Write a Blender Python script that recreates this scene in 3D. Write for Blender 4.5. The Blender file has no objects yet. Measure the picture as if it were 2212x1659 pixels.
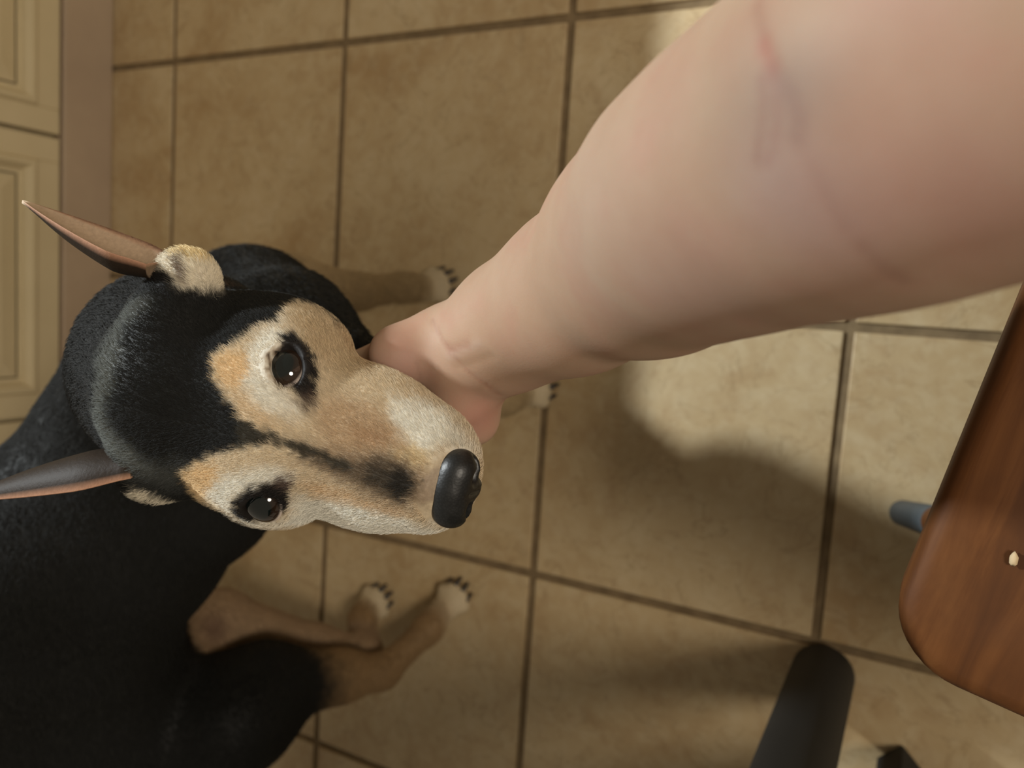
import bpy, bmesh, math, random
import numpy as np
from mathutils import Vector, Matrix

random.seed(4)
S = bpy.context.scene
COL = S.collection

# ------------------------------------------------------------------ camera
F_PX = 1714.57
cam_d = bpy.data.cameras.new('camera')
cam = bpy.data.objects.new('camera', cam_d)
COL.objects.link(cam)
S.camera = cam
CAM_R = np.array([[0.06512281, -0.88353004, -0.46382506],
                  [-0.99195681, -0.10787575, 0.0662156],
                  [-0.10853895, 0.45578229, -0.88344881]])
CAM_H = 0.862
m = Matrix([[CAM_R[0][i], -CAM_R[1][i], -CAM_R[2][i]] for i in range(3)]).to_4x4()
m.translation = (0, 0, CAM_H)
cam.matrix_world = m
cam_d.sensor_width = 36.0
cam_d.lens = F_PX / 2212.0 * 36.0
cam_d.clip_start = 0.01
cam_d.dof.use_dof = True
cam_d.dof.focus_distance = 0.35
cam_d.dof.aperture_fstop = 7.5

# ------------------------------------------------------------------ light
W = bpy.data.worlds.new('world')
S.world = W
W.use_nodes = True
W.node_tree.nodes['Background'].inputs[0].default_value = (1.0, 0.86, 0.66, 1)
W.node_tree.nodes['Background'].inputs[1].default_value = 0.225


def area(name, loc, target, sx, sy, power, color):
    l = bpy.data.lights.new(name, 'AREA')
    l.shape = 'ELLIPSE'
    l.size, l.size_y = sx, sy
    l.energy = power
    l.color = color
    o = bpy.data.objects.new(name, l)
    COL.objects.link(o)
    o.location = loc
    o.rotation_euler = (Vector(target) - Vector(loc)).to_track_quat('-Z', 'Y').to_euler()
    return o


kitchen_light = area('kitchen_ceiling_light', (1.0, 2.60, 2.38), (1.0, 2.60, 0), 0.26, 0.09, 222, (0.90, 0.96, 0.98))
fill_light = area('camera_side_fill', (0.15, -1.6, 2.25), (0.0, 0.8, 0.2), 0.7, 0.7, 36, (1.0, 0.89, 0.75))  # unseen fill added behind the camera to brighten cabinet fronts, arm and face

S.view_settings.view_transform = 'Standard'
S.view_settings.look = 'None'
S.view_settings.gamma = 1
S.view_settings.use_curve_mapping = False
S.view_settings.exposure = 0.0


# ------------------------------------------------------------------ helpers
def srgb(r, g, b):
    def f(c):
        c /= 255.0
        return c / 12.92 if c <= 0.04045 else ((c + 0.055) / 1.055) ** 2.4
    return (f(r), f(g), f(b), 1.0)


class NT:
    def __init__(self, name):
        self.m = bpy.data.materials.new(name)
        self.m.use_nodes = True
        self.t = self.m.node_tree
        self.b = self.t.nodes['Principled BSDF']

    def n(self, typ, **kw):
        x = self.t.nodes.new(typ)
        for k, v in kw.items():
            if k.startswith('i_'):
                key = k[2:]
                key = int(key) if key.isdigit() else key.replace('_', ' ')
                x.inputs[key].default_value = v
            else:
                setattr(x, k, v)
        return x

    def l(self, a, b):
        self.t.links.new(a, b)

    def noise(self, vec, scale, detail=3.0, rough=0.55, dist=0.0):
        x = self.n('ShaderNodeTexNoise', i_Scale=scale, i_Detail=detail, i_Roughness=rough, i_Distortion=dist)
        self.l(vec, x.inputs['Vector'])
        return x.outputs['Fac']

    def ramp(self, fac, stops, interp='LINEAR'):
        r = self.n('ShaderNodeValToRGB')
        r.color_ramp.interpolation = interp
        e = r.color_ramp.elements
        while len(e) < len(stops):
            e.new(0.5)
        for i, (p, c) in enumerate(stops):
            e[i].position = p
            e[i].color = c
        self.l(fac, r.inputs['Fac'])
        return r.outputs['Color']

    def mix(self, fac, a, b, mode='MIX'):
        x = self.n('ShaderNodeMix', data_type='RGBA', blend_type=mode)
        if isinstance(fac, (int, float)):
            x.inputs[0].default_value = fac
        else:
            self.l(fac, x.inputs[0])
        for s, i in ((a, 6), (b, 7)):
            if isinstance(s, tuple):
                x.inputs[i].default_value = s
            else:
                self.l(s, x.inputs[i])
        return x.outputs[2]

    def bump(self, h, strength, dist):
        b = self.n('ShaderNodeBump', i_Strength=strength, i_Distance=dist)
        self.l(h, b.inputs['Height'])
        self.l(b.outputs['Normal'], self.b.inputs['Normal'])

    def setp(self, **kw):
        for k, v in kw.items():
            self.b.inputs[k.replace('_', ' ')].default_value = v
        return self


def obj(name, verts, faces, mat, parent=None, smooth=False, loc=None):
    me = bpy.data.meshes.new(name)
    me.from_pydata([tuple(v) for v in verts], [], [tuple(f) for f in faces])
    me.update()
    return link(name, me, mat, parent, smooth, loc)


def link(name, me, mat, parent=None, smooth=False, loc=None):
    if mat is not None and not len(me.materials):
        me.materials.append(mat)
    if smooth:
        me.polygons.foreach_set('use_smooth', [True] * len(me.polygons))
    o = bpy.data.objects.new(name, me)
    COL.objects.link(o)
    if parent is not None:
        o.parent = parent
    if loc is not None:
        o.location = loc
    return o


def obm(name, bm, mat, parent=None, smooth=False, loc=None):
    bmesh.ops.recalc_face_normals(bm, faces=bm.faces)
    me = bpy.data.meshes.new(name)
    bm.to_mesh(me)
    bm.free()
    return link(name, me, mat, parent, smooth, loc)


def box_bm(lo, hi, bevel=0.0, seg=2, bm=None):
    new = bmesh.new()
    r = bmesh.ops.create_cube(new, size=1)
    for v in r['verts']:
        v.co = Vector([lo[i] + (hi[i] - lo[i]) * (v.co[i] + 0.5) for i in range(3)])
    if bevel:
        bmesh.ops.bevel(new, geom=list(new.edges), offset=bevel, segments=seg, affect='EDGES', profile=0.5)
    if bm is None:
        return new
    tmp = bpy.data.meshes.new('tmp')
    new.to_mesh(tmp)
    new.free()
    bm.from_mesh(tmp)
    bpy.data.meshes.remove(tmp)
    return bm


def tube_bm(p, q, r1, r2, n=24, cap=0.003):
    """round post from p to q with softly rounded ends"""
    p, q = Vector(p), Vector(q)
    d = (q - p)
    L = d.length
    rings = [(0.0, r1 - cap), (cap * 0.3, r1 - cap * 0.3), (cap, r1), (L - cap, r2), (L - cap * 0.3, r2 - cap * 0.3), (L, r2 - cap)]
    M = d.to_track_quat('Z', 'Y').to_matrix()
    bm = bmesh.new()
    vs = []
    for z, r in rings:
        vs.append([bm.verts.new(p + M @ Vector((r * math.cos(2 * math.pi * i / n), r * math.sin(2 * math.pi * i / n), z))) for i in range(n)])
    for a, b in zip(vs, vs[1:]):
        for i in range(n):
            bm.faces.new((a[i], a[(i + 1) % n], b[(i + 1) % n], b[i]))
    bm.faces.new(vs[0][::-1])
    bm.faces.new(vs[-1])
    return bm


def empty(name, loc, label, cat, group=None):
    o = bpy.data.objects.new(name, None)
    COL.objects.link(o)
    o.location = loc
    o.empty_display_size = 0.05
    tag(o, label, cat, group)
    return o


def tag(o, label, cat, group=None):
    o['label'] = label
    o['category'] = cat
    if group:
        o['group'] = group
    return o


# ------------------------------------------------------------------ implicit surfaces
class Field:
    """signed distance grid; shapes are blended in with a smooth union"""
    def __init__(self, lo, hi, h):
        self.lo = np.array(lo, np.float32)
        self.h = h
        self.n = np.ceil((np.array(hi) - np.array(lo)) / h).astype(int) + 1
        self.d = np.full(self.n, 1.0, np.float32)

    def block(self, lo, hi):
        a = np.clip(np.floor((np.array(lo) - self.lo) / self.h).astype(int), 0, self.n)
        b = np.clip(np.ceil((np.array(hi) - self.lo) / self.h).astype(int) + 1, 0, self.n)
        if np.any(b <= a):
            return None, None
        sl = tuple(slice(int(x), int(y)) for x, y in zip(a, b))
        ax = [self.lo[i] + np.arange(a[i], b[i], dtype=np.float32) * self.h for i in range(3)]
        return sl, ax

    def blend(self, sl, nd, k, mode):
        d = self.d[sl]
        if mode == 'add':
            if k <= 0:
                self.d[sl] = np.minimum(d, nd)
            else:
                t = np.maximum(k - np.abs(d - nd), 0) / k
                self.d[sl] = np.minimum(d, nd) - t * t * k * 0.25
        else:
            nd = -nd
            t = np.maximum(k - np.abs(d - nd), 0) / max(k, 1e-9)
            self.d[sl] = np.maximum(d, nd) + t * t * k * 0.25

    def cone(self, a, b, r1, r2, k=0.01, mode='add', flat=None):
        """tapered capsule; flat=(axis, factor) squashes it across an axis"""
        a, b = np.array(a, float), np.array(b, float)
        mr = max(r1, r2) * (1.0 if flat is None else max(1, flat[1])) + k + 3 * self.h
        sl, ax = self.block(np.minimum(a, b) - mr, np.maximum(a, b) + mr)
        if sl is None:
            return
        X, Y, Z = np.meshgrid(*ax, indexing='ij', sparse=True)
        ab = b - a
        L2 = float(ab @ ab) + 1e-12
        t = np.clip(((X - a[0]) * ab[0] + (Y - a[1]) * ab[1] + (Z - a[2]) * ab[2]) / L2, 0, 1)
        dx, dy, dz = X - a[0] - t * ab[0], Y - a[1] - t * ab[1], Z - a[2] - t * ab[2]
        q = dx * dx + dy * dy + dz * dz
        if flat is not None:
            u = np.array(flat[0], float)
            u /= np.linalg.norm(u)
            c = dx * u[0] + dy * u[1] + dz * u[2]
            q = q + c * c * (1.0 / flat[1] ** 2 - 1)
        nd = np.sqrt(q) - (r1 + (r2 - r1) * t)
        self.blend(sl, nd.astype(np.float32), k, mode)

    def ell(self, c, r, k=0.01, mode='add', R=None):
        """ellipsoid, R = 3x3 with the axes as columns"""
        c, r = np.array(c, float), np.array(r, float)
        R = np.eye(3) if R is None else np.array(R, float)
        ext = np.sqrt(((R * r) ** 2).sum(1)) + k + 3 * self.h
        sl, ax = self.block(c - ext, c + ext)
        if sl is None:
            return
        X, Y, Z = np.meshgrid(*ax, indexing='ij', sparse=True)
        X, Y, Z = X - c[0], Y - c[1], Z - c[2]
        k0 = 0
        k1 = 0
        for i in range(3):
            u = X * R[0, i] + Y * R[1, i] + Z * R[2, i]
            k0 = k0 + (u / r[i]) ** 2
            k1 = k1 + (u / r[i] ** 2) ** 2
        k0 = np.sqrt(k0)
        nd = k0 * (k0 - 1.0) / np.maximum(np.sqrt(k1), 1e-6)
        self.blend(sl, nd.astype(np.float32), k, mode)

    def chain(self, pts, k=0.01, flat=None):
        for (p, r), (q, s) in zip(pts, pts[1:]):
            self.cone(p, q, r, s, k, flat=flat)

    def mesh(self, smooth=2):
        d = self.d
        s = d < 0
        nx, ny, nz = d.shape
        cnt = np.zeros((nx - 1, ny - 1, nz - 1), np.uint8)
        for i in (0, 1):
            for j in (0, 1):
                for k in (0, 1):
                    cnt += s[i:nx - 1 + i, j:ny - 1 + j, k:nz - 1 + k]
        act = (cnt > 0) & (cnt < 8)
        idx = np.argwhere(act)
        vid = np.full(act.shape, -1, np.int32)
        vid[act] = np.arange(len(idx))
        acc = np.zeros((len(idx), 3))
        num = np.zeros(len(idx))
        corner = [(i, j, k) for i in (0, 1) for j in (0, 1) for k in (0, 1)]
        val = {c: d[idx[:, 0] + c[0], idx[:, 1] + c[1], idx[:, 2] + c[2]] for c in corner}
        for c in corner:
            for a in range(3):
                if c[a] == 0:
                    e = list(c)
                    e[a] = 1
                    v0, v1 = val[c], val[tuple(e)]
                    cr = (v0 < 0) != (v1 < 0)
                    t = np.where(cr, v0 / np.where(v0 == v1, 1, v0 - v1), 0)
                    p = np.tile(np.array(c, float), (len(idx), 1))
                    p[:, a] = t
                    acc[cr] += p[cr]
                    num[cr] += 1
        V = self.lo + (idx + acc / num[:, None]) * self.h
        quads = []
        for a in range(3):
            b, c = (a + 1) % 3, (a + 2) % 3
            lo_sl = [slice(None)] * 3
            hi_sl = [slice(None)] * 3
            lo_sl[a], hi_sl[a] = slice(0, -1), slice(1, None)
            for ax in (b, c):
                lo_sl[ax] = hi_sl[ax] = slice(1, -1)
            s0, s1 = s[tuple(lo_sl)], s[tuple(hi_sl)]
            for flip, msk in ((False, s0 & ~s1), (True, ~s0 & s1)):
                g = np.argwhere(msk)
                if not len(g):
                    continue
                g[:, b] += 1
                g[:, c] += 1
                off = []
                for db, dc in ((1, 1), (0, 1), (0, 0), (1, 0)):
                    h = g.copy()
                    h[:, b] -= db
                    h[:, c] -= dc
                    off.append(vid[h[:, 0], h[:, 1], h[:, 2]])
                q = np.stack(off, 1)
                quads.append(q[:, ::-1] if flip else q)
        Q = np.concatenate(quads)
        Q = Q[(Q >= 0).all(1)]
        for _ in range(smooth):
            V = relax(V, Q, 0.5)
        return V, Q


def relax(V, Q, f):
    E = np.concatenate([Q[:, [0, 1]], Q[:, [1, 2]], Q[:, [2, 3]], Q[:, [3, 0]]])
    A = np.zeros_like(V)
    n = np.bincount(E[:, 0], minlength=len(V)) + np.bincount(E[:, 1], minlength=len(V))
    for i in range(3):
        A[:, i] = np.bincount(E[:, 0], V[E[:, 1], i], len(V)) + np.bincount(E[:, 1], V[E[:, 0], i], len(V))
    return V * (1 - f) + f * A / np.maximum(n, 1)[:, None]


def quad_mesh(name, V, Q):
    me = bpy.data.meshes.new(name)
    me.vertices.add(len(V))
    me.vertices.foreach_set('co', np.ascontiguousarray(V, np.float32).ravel())
    me.loops.add(len(Q) * 4)
    me.loops.foreach_set('vertex_index', np.ascontiguousarray(Q, np.int32).ravel())
    me.polygons.add(len(Q))
    me.polygons.foreach_set('loop_start', np.arange(0, len(Q) * 4, 4, dtype=np.int32))
    me.polygons.foreach_set('use_smooth', np.ones(len(Q), bool))
    me.update(calc_edges=True)
    me.validate()
    return me


def set_colour(me, rgb):
    a = me.color_attributes.new('coat', 'FLOAT_COLOR', 'POINT')
    c = np.ones((len(rgb), 4), np.float32)
    c[:, :3] = rgb
    a.data.foreach_set('color', c.ravel())


def sstep(a, b, x):
    t = np.clip((x - a) / (b - a), 0, 1)
    return t * t * (3 - 2 * t)


def vnoise(P, scale, seed=0, octaves=3):
    """value noise in numpy"""
    out = np.zeros(len(P))
    amp = 0.5
    for o in range(octaves):
        q = P * scale * 2 ** o + seed * 17.3
        i = np.floor(q).astype(np.int64)
        f = q - i
        f = f * f * (3 - 2 * f)
        r = 0
        for dx in (0, 1):
            for dy in (0, 1):
                for dz in (0, 1):
                    h = (i[:, 0] + dx) * 374761393 + (i[:, 1] + dy) * 668265263 + (i[:, 2] + dz) * 1274126177 + seed * 974634541
                    h = (h ^ (h >> 13)) * 1274126177 & 0xffffffff
                    h = (h ^ (h >> 16)) & 0xffff
                    w = (f[:, 0] if dx else 1 - f[:, 0]) * (f[:, 1] if dy else 1 - f[:, 1]) * (f[:, 2] if dz else 1 - f[:, 2])
                    r = r + w * h / 65535.0
        out += amp * r
        amp *= 0.5
    return out / (1 - 0.5 ** octaves)


# ------------------------------------------------------------------ materials
def mat_tile():
    t = NT('ceramic_tile')
    tc = t.n('ShaderNodeTexCoord')
    oi = t.n('ShaderNodeObjectInfo')
    add = t.n('ShaderNodeVectorMath', operation='MULTIPLY_ADD')
    t.l(oi.outputs['Random'], add.inputs[0])
    add.inputs[1].default_value = (37, 53, 11)
    t.l(tc.outputs['Object'], add.inputs[2])
    v = add.outputs[0]
    big = t.noise(v, 7, 4, 0.6, 0.6)
    c = t.ramp(big, [(0.28, srgb(164, 136, 96)), (0.45, srgb(178, 154, 115)), (0.60, srgb(186, 164, 126)), (0.78, srgb(194, 174, 138))])
    sm = t.noise(v, 24, 5, 0.65, 1.2)
    c = t.mix(t.ramp(sm, [(0.50, (0, 0, 0, 1)), (0.78, (0.45, 0.45, 0.45, 1))]), c, srgb(146, 112, 74))
    fine = t.noise(v, 60, 4, 0.6)
    c = t.mix(t.ramp(fine, [(0.35, (0.2, 0.2, 0.2, 1)), (0.55, (0, 0, 0, 1))]), c, srgb(206, 192, 160))
    vein = t.noise(v, 11, 5, 0.55, 2.2)
    c = t.mix(t.ramp(vein, [(0.485, (0, 0, 0, 1)), (0.5, (0.42, 0.42, 0.42, 1)), (0.515, (0, 0, 0, 1))]), c, srgb(140, 116, 80))
    t.l(c, t.b.inputs['Base Color'])
    t.setp(Roughness=0.42)
    t.bump(t.noise(v, 45, 4), 0.15, 0.002)
    return t.m


def mat_grout():
    t = NT('brown_grout')
    tc = t.n('ShaderNodeTexCoord')
    n = t.noise(tc.outputs['Object'], 60, 4)
    t.l(t.ramp(n, [(0.3, srgb(104, 86, 60)), (0.7, srgb(128, 108, 78))]), t.b.inputs['Base Color'])
    t.setp(Roughness=0.9)
    t.bump(n, 0.4, 0.002)
    return t.m


def mat_paint(name, c1, c2, rough=0.45):
    t = NT(name)
    tc = t.n('ShaderNodeTexCoord')
    n = t.noise(tc.outputs['Object'], 9, 4)
    t.l(t.ramp(n, [(0.3, c1), (0.7, c2)]), t.b.inputs['Base Color'])
    t.setp(Roughness=rough)
    return t.m


def mat_wood():
    t = NT('brown_wood')
    tc = t.n('ShaderNodeTexCoord')
    mp = t.n('ShaderNodeMapping')
    mp.inputs['Scale'].default_value = (1, 7, 7)
    t.l(tc.outputs['Object'], mp.inputs['Vector'])
    g = t.noise(mp.outputs[0], 9, 6, 0.6, 0.8)
    c = t.ramp(g, [(0.3, srgb(74, 42, 17)), (0.5, srgb(92, 54, 23)), (0.7, srgb(108, 67, 32))])
    w = t.noise(tc.outputs['Object'], 16, 4, 0.6)
    c = t.mix(t.ramp(w, [(0.45, (0, 0, 0, 1)), (0.75, (0.6, 0.6, 0.6, 1))]), c, srgb(68, 40, 20))
    t.l(c, t.b.inputs['Base Color'])
    t.setp(Roughness=0.6)
    t.b.inputs['Specular IOR Level'].default_value = 0.25
    t.bump(g, 0.15, 0.001)
    return t.m


def mat_plain(name, c, rough=0.5, metal=0.0):
    t = NT(name)
    tc = t.n('ShaderNodeTexCoord')
    n = t.noise(tc.outputs['Object'], 30, 3)
    d = tuple(x * 0.75 for x in c[:3]) + (1,)
    t.l(t.ramp(n, [(0.3, d), (0.7, c)]), t.b.inputs['Base Color'])
    t.setp(Roughness=rough, Metallic=metal)
    return t.m


def mat_coat():
    t = NT('short_dog_coat')
    at = t.n('ShaderNodeAttribute', attribute_name='coat')
    tc = t.n('ShaderNodeTexCoord')
    n = t.noise(tc.outputs['Object'], 500, 3, 0.7)
    c = t.mix(t.ramp(n, [(0.3, (0.75, 0.75, 0.75, 1)), (0.7, (1.2, 1.2, 1.2, 1))]), at.outputs['Color'], at.outputs['Color'])
    mul = t.mix(1.0, at.outputs['Color'], t.ramp(n, [(0.3, (0.78, 0.78, 0.78, 1)), (0.7, (1.0, 1.0, 1.0, 1))]), 'MULTIPLY')
    t.l(mul, t.b.inputs['Base Color'])
    t.setp(Roughness=0.6, Sheen_Weight=0.0, Sheen_Roughness=0.4)
    t.b.inputs['Specular IOR Level'].default_value = 0.22
    t.bump(n, 0.25, 0.0008)
    return t.m


def mat_skin():
    t = NT('skin')
    at = t.n('ShaderNodeAttribute', attribute_name='coat')
    tc = t.n('ShaderNodeTexCoord')
    n = t.noise(tc.outputs['Object'], 900, 3, 0.6)
    n2 = t.noise(tc.outputs['Object'], 45, 4, 0.6)
    c = t.mix(1.0, at.outputs['Color'], t.ramp(n2, [(0.3, (0.94, 0.90, 0.88, 1)), (0.7, (1.0, 1.0, 1.0, 1))]), 'MULTIPLY')
    t.l(c, t.b.inputs['Base Color'])
    t.setp(Roughness=0.6)
    t.b.inputs['Specular IOR Level'].default_value = 0.3
    t.b.inputs['Subsurface Weight'].default_value = 0.25
    t.b.inputs['Subsurface Radius'].default_value = (1.0, 0.35, 0.2)
    t.b.inputs['Subsurface Scale'].default_value = 0.004
    t.bump(n, 0.12, 0.0006)
    return t.m


M_TILE, M_GROUT = mat_tile(), mat_grout()
M_DOOR = mat_paint('cream_cabinet_paint', srgb(196, 180, 144), srgb(204, 188, 152))
M_BASE = mat_paint('taupe_plinth_paint', srgb(166, 145, 122), srgb(176, 155, 130), 0.6)
M_COUNTER = mat_plain('stone_worktop', srgb(120, 108, 92), 0.3)
M_WOOD = mat_wood()
M_BLACK = mat_plain('black_lacquer', srgb(17, 16, 13), 0.7)
M_GLIDE = mat_plain('blue_grey_rubber', srgb(76, 86, 92), 0.6)
M_COAT, M_SKIN = mat_coat(), mat_skin()

# ------------------------------------------------------------------ floor
T = 0.33
X0, Y0 = 0.32237, 1.05930
G = 0.0095
floor = obm('floor', box_bm((-1.8, -1.2, -0.06), (1.8, 1.85, -0.0035)), M_GROUT)
floor['kind'] = 'structure'
tm = bpy.data.meshes.new('tile')
b = box_bm((-(T - G) / 2, -(T - G) / 2, -0.010), ((T - G) / 2, (T - G) / 2, 0.0), 0.0016, 2)
b.to_mesh(tm)
b.free()
tm.materials.append(M_TILE)
rt = random.Random(2)
for i in range(-5, 4):
    for j in range(-6, 2):
        x, y = X0 + (i + 0.5) * T, Y0 + (j + 0.5) * T
        if abs(x) > 1.75 or y < -1.1 or y > 1.3:
            continue
        o = link('tile', tm, None, floor, loc=(x, y, rt.uniform(-0.0005, 0.0003)))
        o.rotation_euler.z = rt.choice([0, 1, 2, 3]) * math.pi / 2

# ------------------------------------------------------------------ kitchen peninsula
base = obm('baseboard_left', box_bm((-0.67, 1.200, 0.0), (0.63, 1.225, 0.082), 0.003), M_BASE)
base['kind'] = 'structure'


def door(x0, x1, z0, z1, yf, root):
    """raised and fielded panel door, its front at y = yf"""
    st = 0.036
    bm = bmesh.new()
    t = 0.02
    for lo, hi in (((x0, yf, z0), (x0 + st, yf + t, z1)), ((x1 - st, yf, z0), (x1, yf + t, z1)),
                   ((x0 + st, yf, z0), (x1 - st, yf + t, z0 + st)), ((x0 + st, yf, z1 - st), (x1 - st, yf + t, z1))):
        box_bm(lo, hi, 0.0015, 1, bm)
    d = obm('door', bm, M_DOOR, root)
    # bead round the opening, then the recessed field
    def loop(ins, y):
        return [(x0 + st + ins, y, z0 + st + ins), (x1 - st - ins, y, z0 + st + ins), (x1 - st - ins, y, z1 - st - ins), (x0 + st + ins, y, z1 - st - ins)]
    prof = [(-0.001, yf + 0.001), (0.003, yf - 0.006), (0.009, yf - 0.0065), (0.015, yf + 0.002), (0.017, yf + 0.009), (0.026, yf + 0.009)]
    V, Fc = [], []
    for ins, y in prof:
        V += loop(ins, y)
    for k in range(len(prof) - 1):
        for i in range(4):
            j = (i + 1) % 4
            Fc.append((4 * k + i, 4 * k + j, 4 * k + 4 + j, 4 * k + 4 + i))
    obj('panel_moulding', V, Fc, M_DOOR, d)
    prof = [(0.024, yf + 0.009), (0.026, yf + 0.009), (0.050, yf + 0.003)]
    V, Fc = [], []
    for ins, y in prof:
        V += loop(ins, y)
    for k in range(len(prof) - 1):
        for i in range(4):
            j = (i + 1) % 4
            Fc.append((4 * k + i, 4 * k + j, 4 * k + 4 + j, 4 * k + 4 + i))
    Fc.append((8, 9, 10, 11))
    obj('raised_panel', V, Fc, M_DOOR, d)
    return d


UX = [-0.6624, -0.2328, 0.1966, 0.6260]
ulabels = ['cream panelled cabinet unit at lower left, behind the black dog\'s back',
           'cream panelled cabinet unit in the middle of the left edge, behind the dog\'s ears',
           'cream panelled cabinet unit in the top left corner, above the first door gap']
for k in range(3):
    a, c = UX[k], UX[k + 1]
    r = empty('base_cabinet', ((a + c) / 2, 1.5, 0), ulabels[k], 'cabinet', 'peninsula base cabinets')
    off = Vector(r.location)
    cb = obm('carcass', box_bm((a + 0.001, 1.222, 0.084), (c - 0.001, 1.80, 0.868), 0.001, 1), M_DOOR, r)
    dd = door(a + 0.003, c - 0.003, 0.088, 0.855, 1.200, r)
    for p in (cb, dd):
        p.location = -off
wt = obm('worktop', box_bm((-0.69, 1.160, 0.868), (0.65, 1.84, 0.905), 0.006, 3), M_COUNTER)
tag(wt, 'stone worktop over the cream panelled cabinets at left', 'worktop')

# ------------------------------------------------------------------ wooden stool
st_u = Vector((0.975, -0.223, 0)).normalized()
st_v = Vector((-0.223, -0.975, 0)).normalized()
CX, CY = -0.1600, 0.0055       # the corner in view
stool = empty('wooden_stool', (CX + 0.2 * st_u.x + 0.2 * st_v.x, CY + 0.2 * st_u.y + 0.2 * st_v.y, 0),
              'brown wooden stool with a round-cornered seat at the right edge, crumb on it', 'stool')
stool.rotation_euler.z = math.atan2(st_u.y, st_u.x)


def seat_bm(w, dpt, z0, z1, rad, n=10):
    """round-cornered, slightly dished seat in local axes, centred"""
    bm = bmesh.new()
    def ring(ins, z):
        pts = []
        for cx, cy, a0 in ((w / 2, dpt / 2, 0), (-w / 2, dpt / 2, 90), (-w / 2, -dpt / 2, 180), (w / 2, -dpt / 2, 270)):
            sx, sy = (1 if cx > 0 else -1), (1 if cy > 0 else -1)
            r = max(rad - ins, 0.004)
            ox, oy = cx - sx * (ins + r), cy - sy * (ins + r)
            for i in range(n + 1):
                a = math.radians(a0 + 90 * i / n)
                pts.append(bm.verts.new((ox + r * math.cos(a), oy + r * math.sin(a), z)))
        return pts
    b = 0.009
    prof = [(0.02, z0), (b * 0.6, z0), (0, z0 + b), (0, z1 - b), (b * 0.12, z1 - b * 0.5), (b * 0.45, z1 - b * 0.15), (b, z1), (0.035, z1 - 0.0005), (0.075, z1 - 0.004), (0.12, z1 - 0.007), (0.16, z1 - 0.008)]
    rs = [ring(*p) for p in prof]
    N = len(rs[0])
    for p, q in zip(rs, rs[1:]):
        for i in range(N):
            bm.faces.new((p[i], p[(i + 1) % N], q[(i + 1) % N], q[i]))
    bm.faces.new(rs[0][::-1])
    bm.faces.new(rs[-1])
    return bm


obm('seat', seat_bm(0.40, 0.40, 0.418, 0.452, 0.036), M_WOOD, stool, True)
for sx in (-1, 1):
    for sy in (-1, 1):
        top, bot = Vector((sx * 0.125, sy * 0.125, 0.425)), Vector((sx * 0.222, sy * 0.190, 0.012))
        lg = obm('leg', tube_bm(top, bot, 0.016, 0.012), M_WOOD, stool, True)
        gl = obm('foot_glide', tube_bm(bot + (top - bot) * 0.30, bot - (top - bot) * 0.028, 0.0135, 0.0125), M_GLIDE, lg, True)
        gl['label'] = 'blue grey rubber foot'
for (p, q) in (((-0.165, -0.165, 0.16), (0.165, -0.165, 0.16)), ((-0.165, 0.165, 0.16), (0.165, 0.165, 0.16))):
    obm('stretcher', tube_bm(p, q, 0.009, 0.009), M_WOOD, stool, True)
bmc = bmesh.new()
bmesh.ops.create_icosphere(bmc, subdivisions=2, radius=0.0022)
for v in bmc.verts:
    v.co = Vector((v.co.x * 1.5, v.co.y * 0.8, v.co.z * 0.6)) * (1 + 0.25 * math.sin(v.co.x * 4000) * math.cos(v.co.y * 3000))
crumb = obm('crumb', bmc, mat_plain('pale_crumb', srgb(214, 190, 150), 0.8), None, True, (-0.1005, -0.0445, 0.4535))
tag(crumb, 'tiny pale crumb lying on the brown wooden seat', 'crumb')

# ------------------------------------------------------------------ black table and chair legs
tb = empty('table', (-0.80, -0.35, 0), 'table standing on a thick round black leg at the bottom right', 'table')
off = Vector(tb.location)
for x, y in ((-0.366, 0.058), (-1.25, 0.058), (-0.366, -0.75), (-1.25, -0.75)):
    o = obm('leg', tube_bm((x, y, 0.0005), (x, y, 0.725), 0.031, 0.031, 32, 0.006), M_BLACK, tb, True)
    o.location = -off
o = obm('tabletop', box_bm((-1.32, -0.82, 0.722), (-0.32, 0.11, 0.752), 0.006, 3), M_BLACK, tb)
o.location = -off
ch = empty('black_chair', (-0.674, -0.022, 0), 'black chair under the table, only a square leg seen at the bottom edge', 'chair')
off = Vector(ch.location)
ROT = Matrix.Rotation(math.radians(45), 3, 'Z')
for lx, ly in ((0.165, 0.165), (0.165, -0.165), (-0.165, 0.165), (-0.165, -0.165)):
    c = ROT @ Vector((lx, ly, 0))
    bm = box_bm((-0.0155, -0.0155, 0.0005), (0.0155, 0.0155, 0.43), 0.003, 2)
    o = obm('leg', bm, M_BLACK, ch)
    o.location = c
    o.rotation_euler.z = math.radians(45)
o = obm('seat', seat_bm(0.37, 0.37, 0.43, 0.455, 0.03), M_BLACK, ch, True)
o.rotation_euler.z = math.radians(45)


HEAD_B = [[-0.9852, -0.1706, -0.0195], [0.1708, -0.9852, -0.0131], [-0.0170, -0.0162, 0.9997]]
HEAD_T = (-0.0685, 0.2589, 0.5958)
HEAD_RES = 0.0015
GAZE = {1: (0.16, 0.30, 0.92), -1: (-0.50, 0.12, 0.84)}
NOSE_C = (0, 8.75, -1.95)
EARS = [(((-6.35, -7.1, 1.0), (-7.72, -13.6, 3.6), (0.06, 0.3, 1.0), 2.15, 1.7, 0.0), -1),
        (((3.4, -5.9, 1.5), (8.2, -16.2, 4.3), (-0.20, -0.3, -1.0), 1.95, 1.7, 0.0), 1)]

# ------------------------------------------------------------------ dog
_q, _r = np.linalg.qr(np.array(HEAD_B))
HB = _q * np.sign(np.diag(_r))
HT = np.array(HEAD_T)


def hw(p):
    """head space (cm: x dog's right, y to the nose, z up) -> world (m)"""
    return HT + HB @ (np.asarray(p, float) / 100.0)


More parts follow.
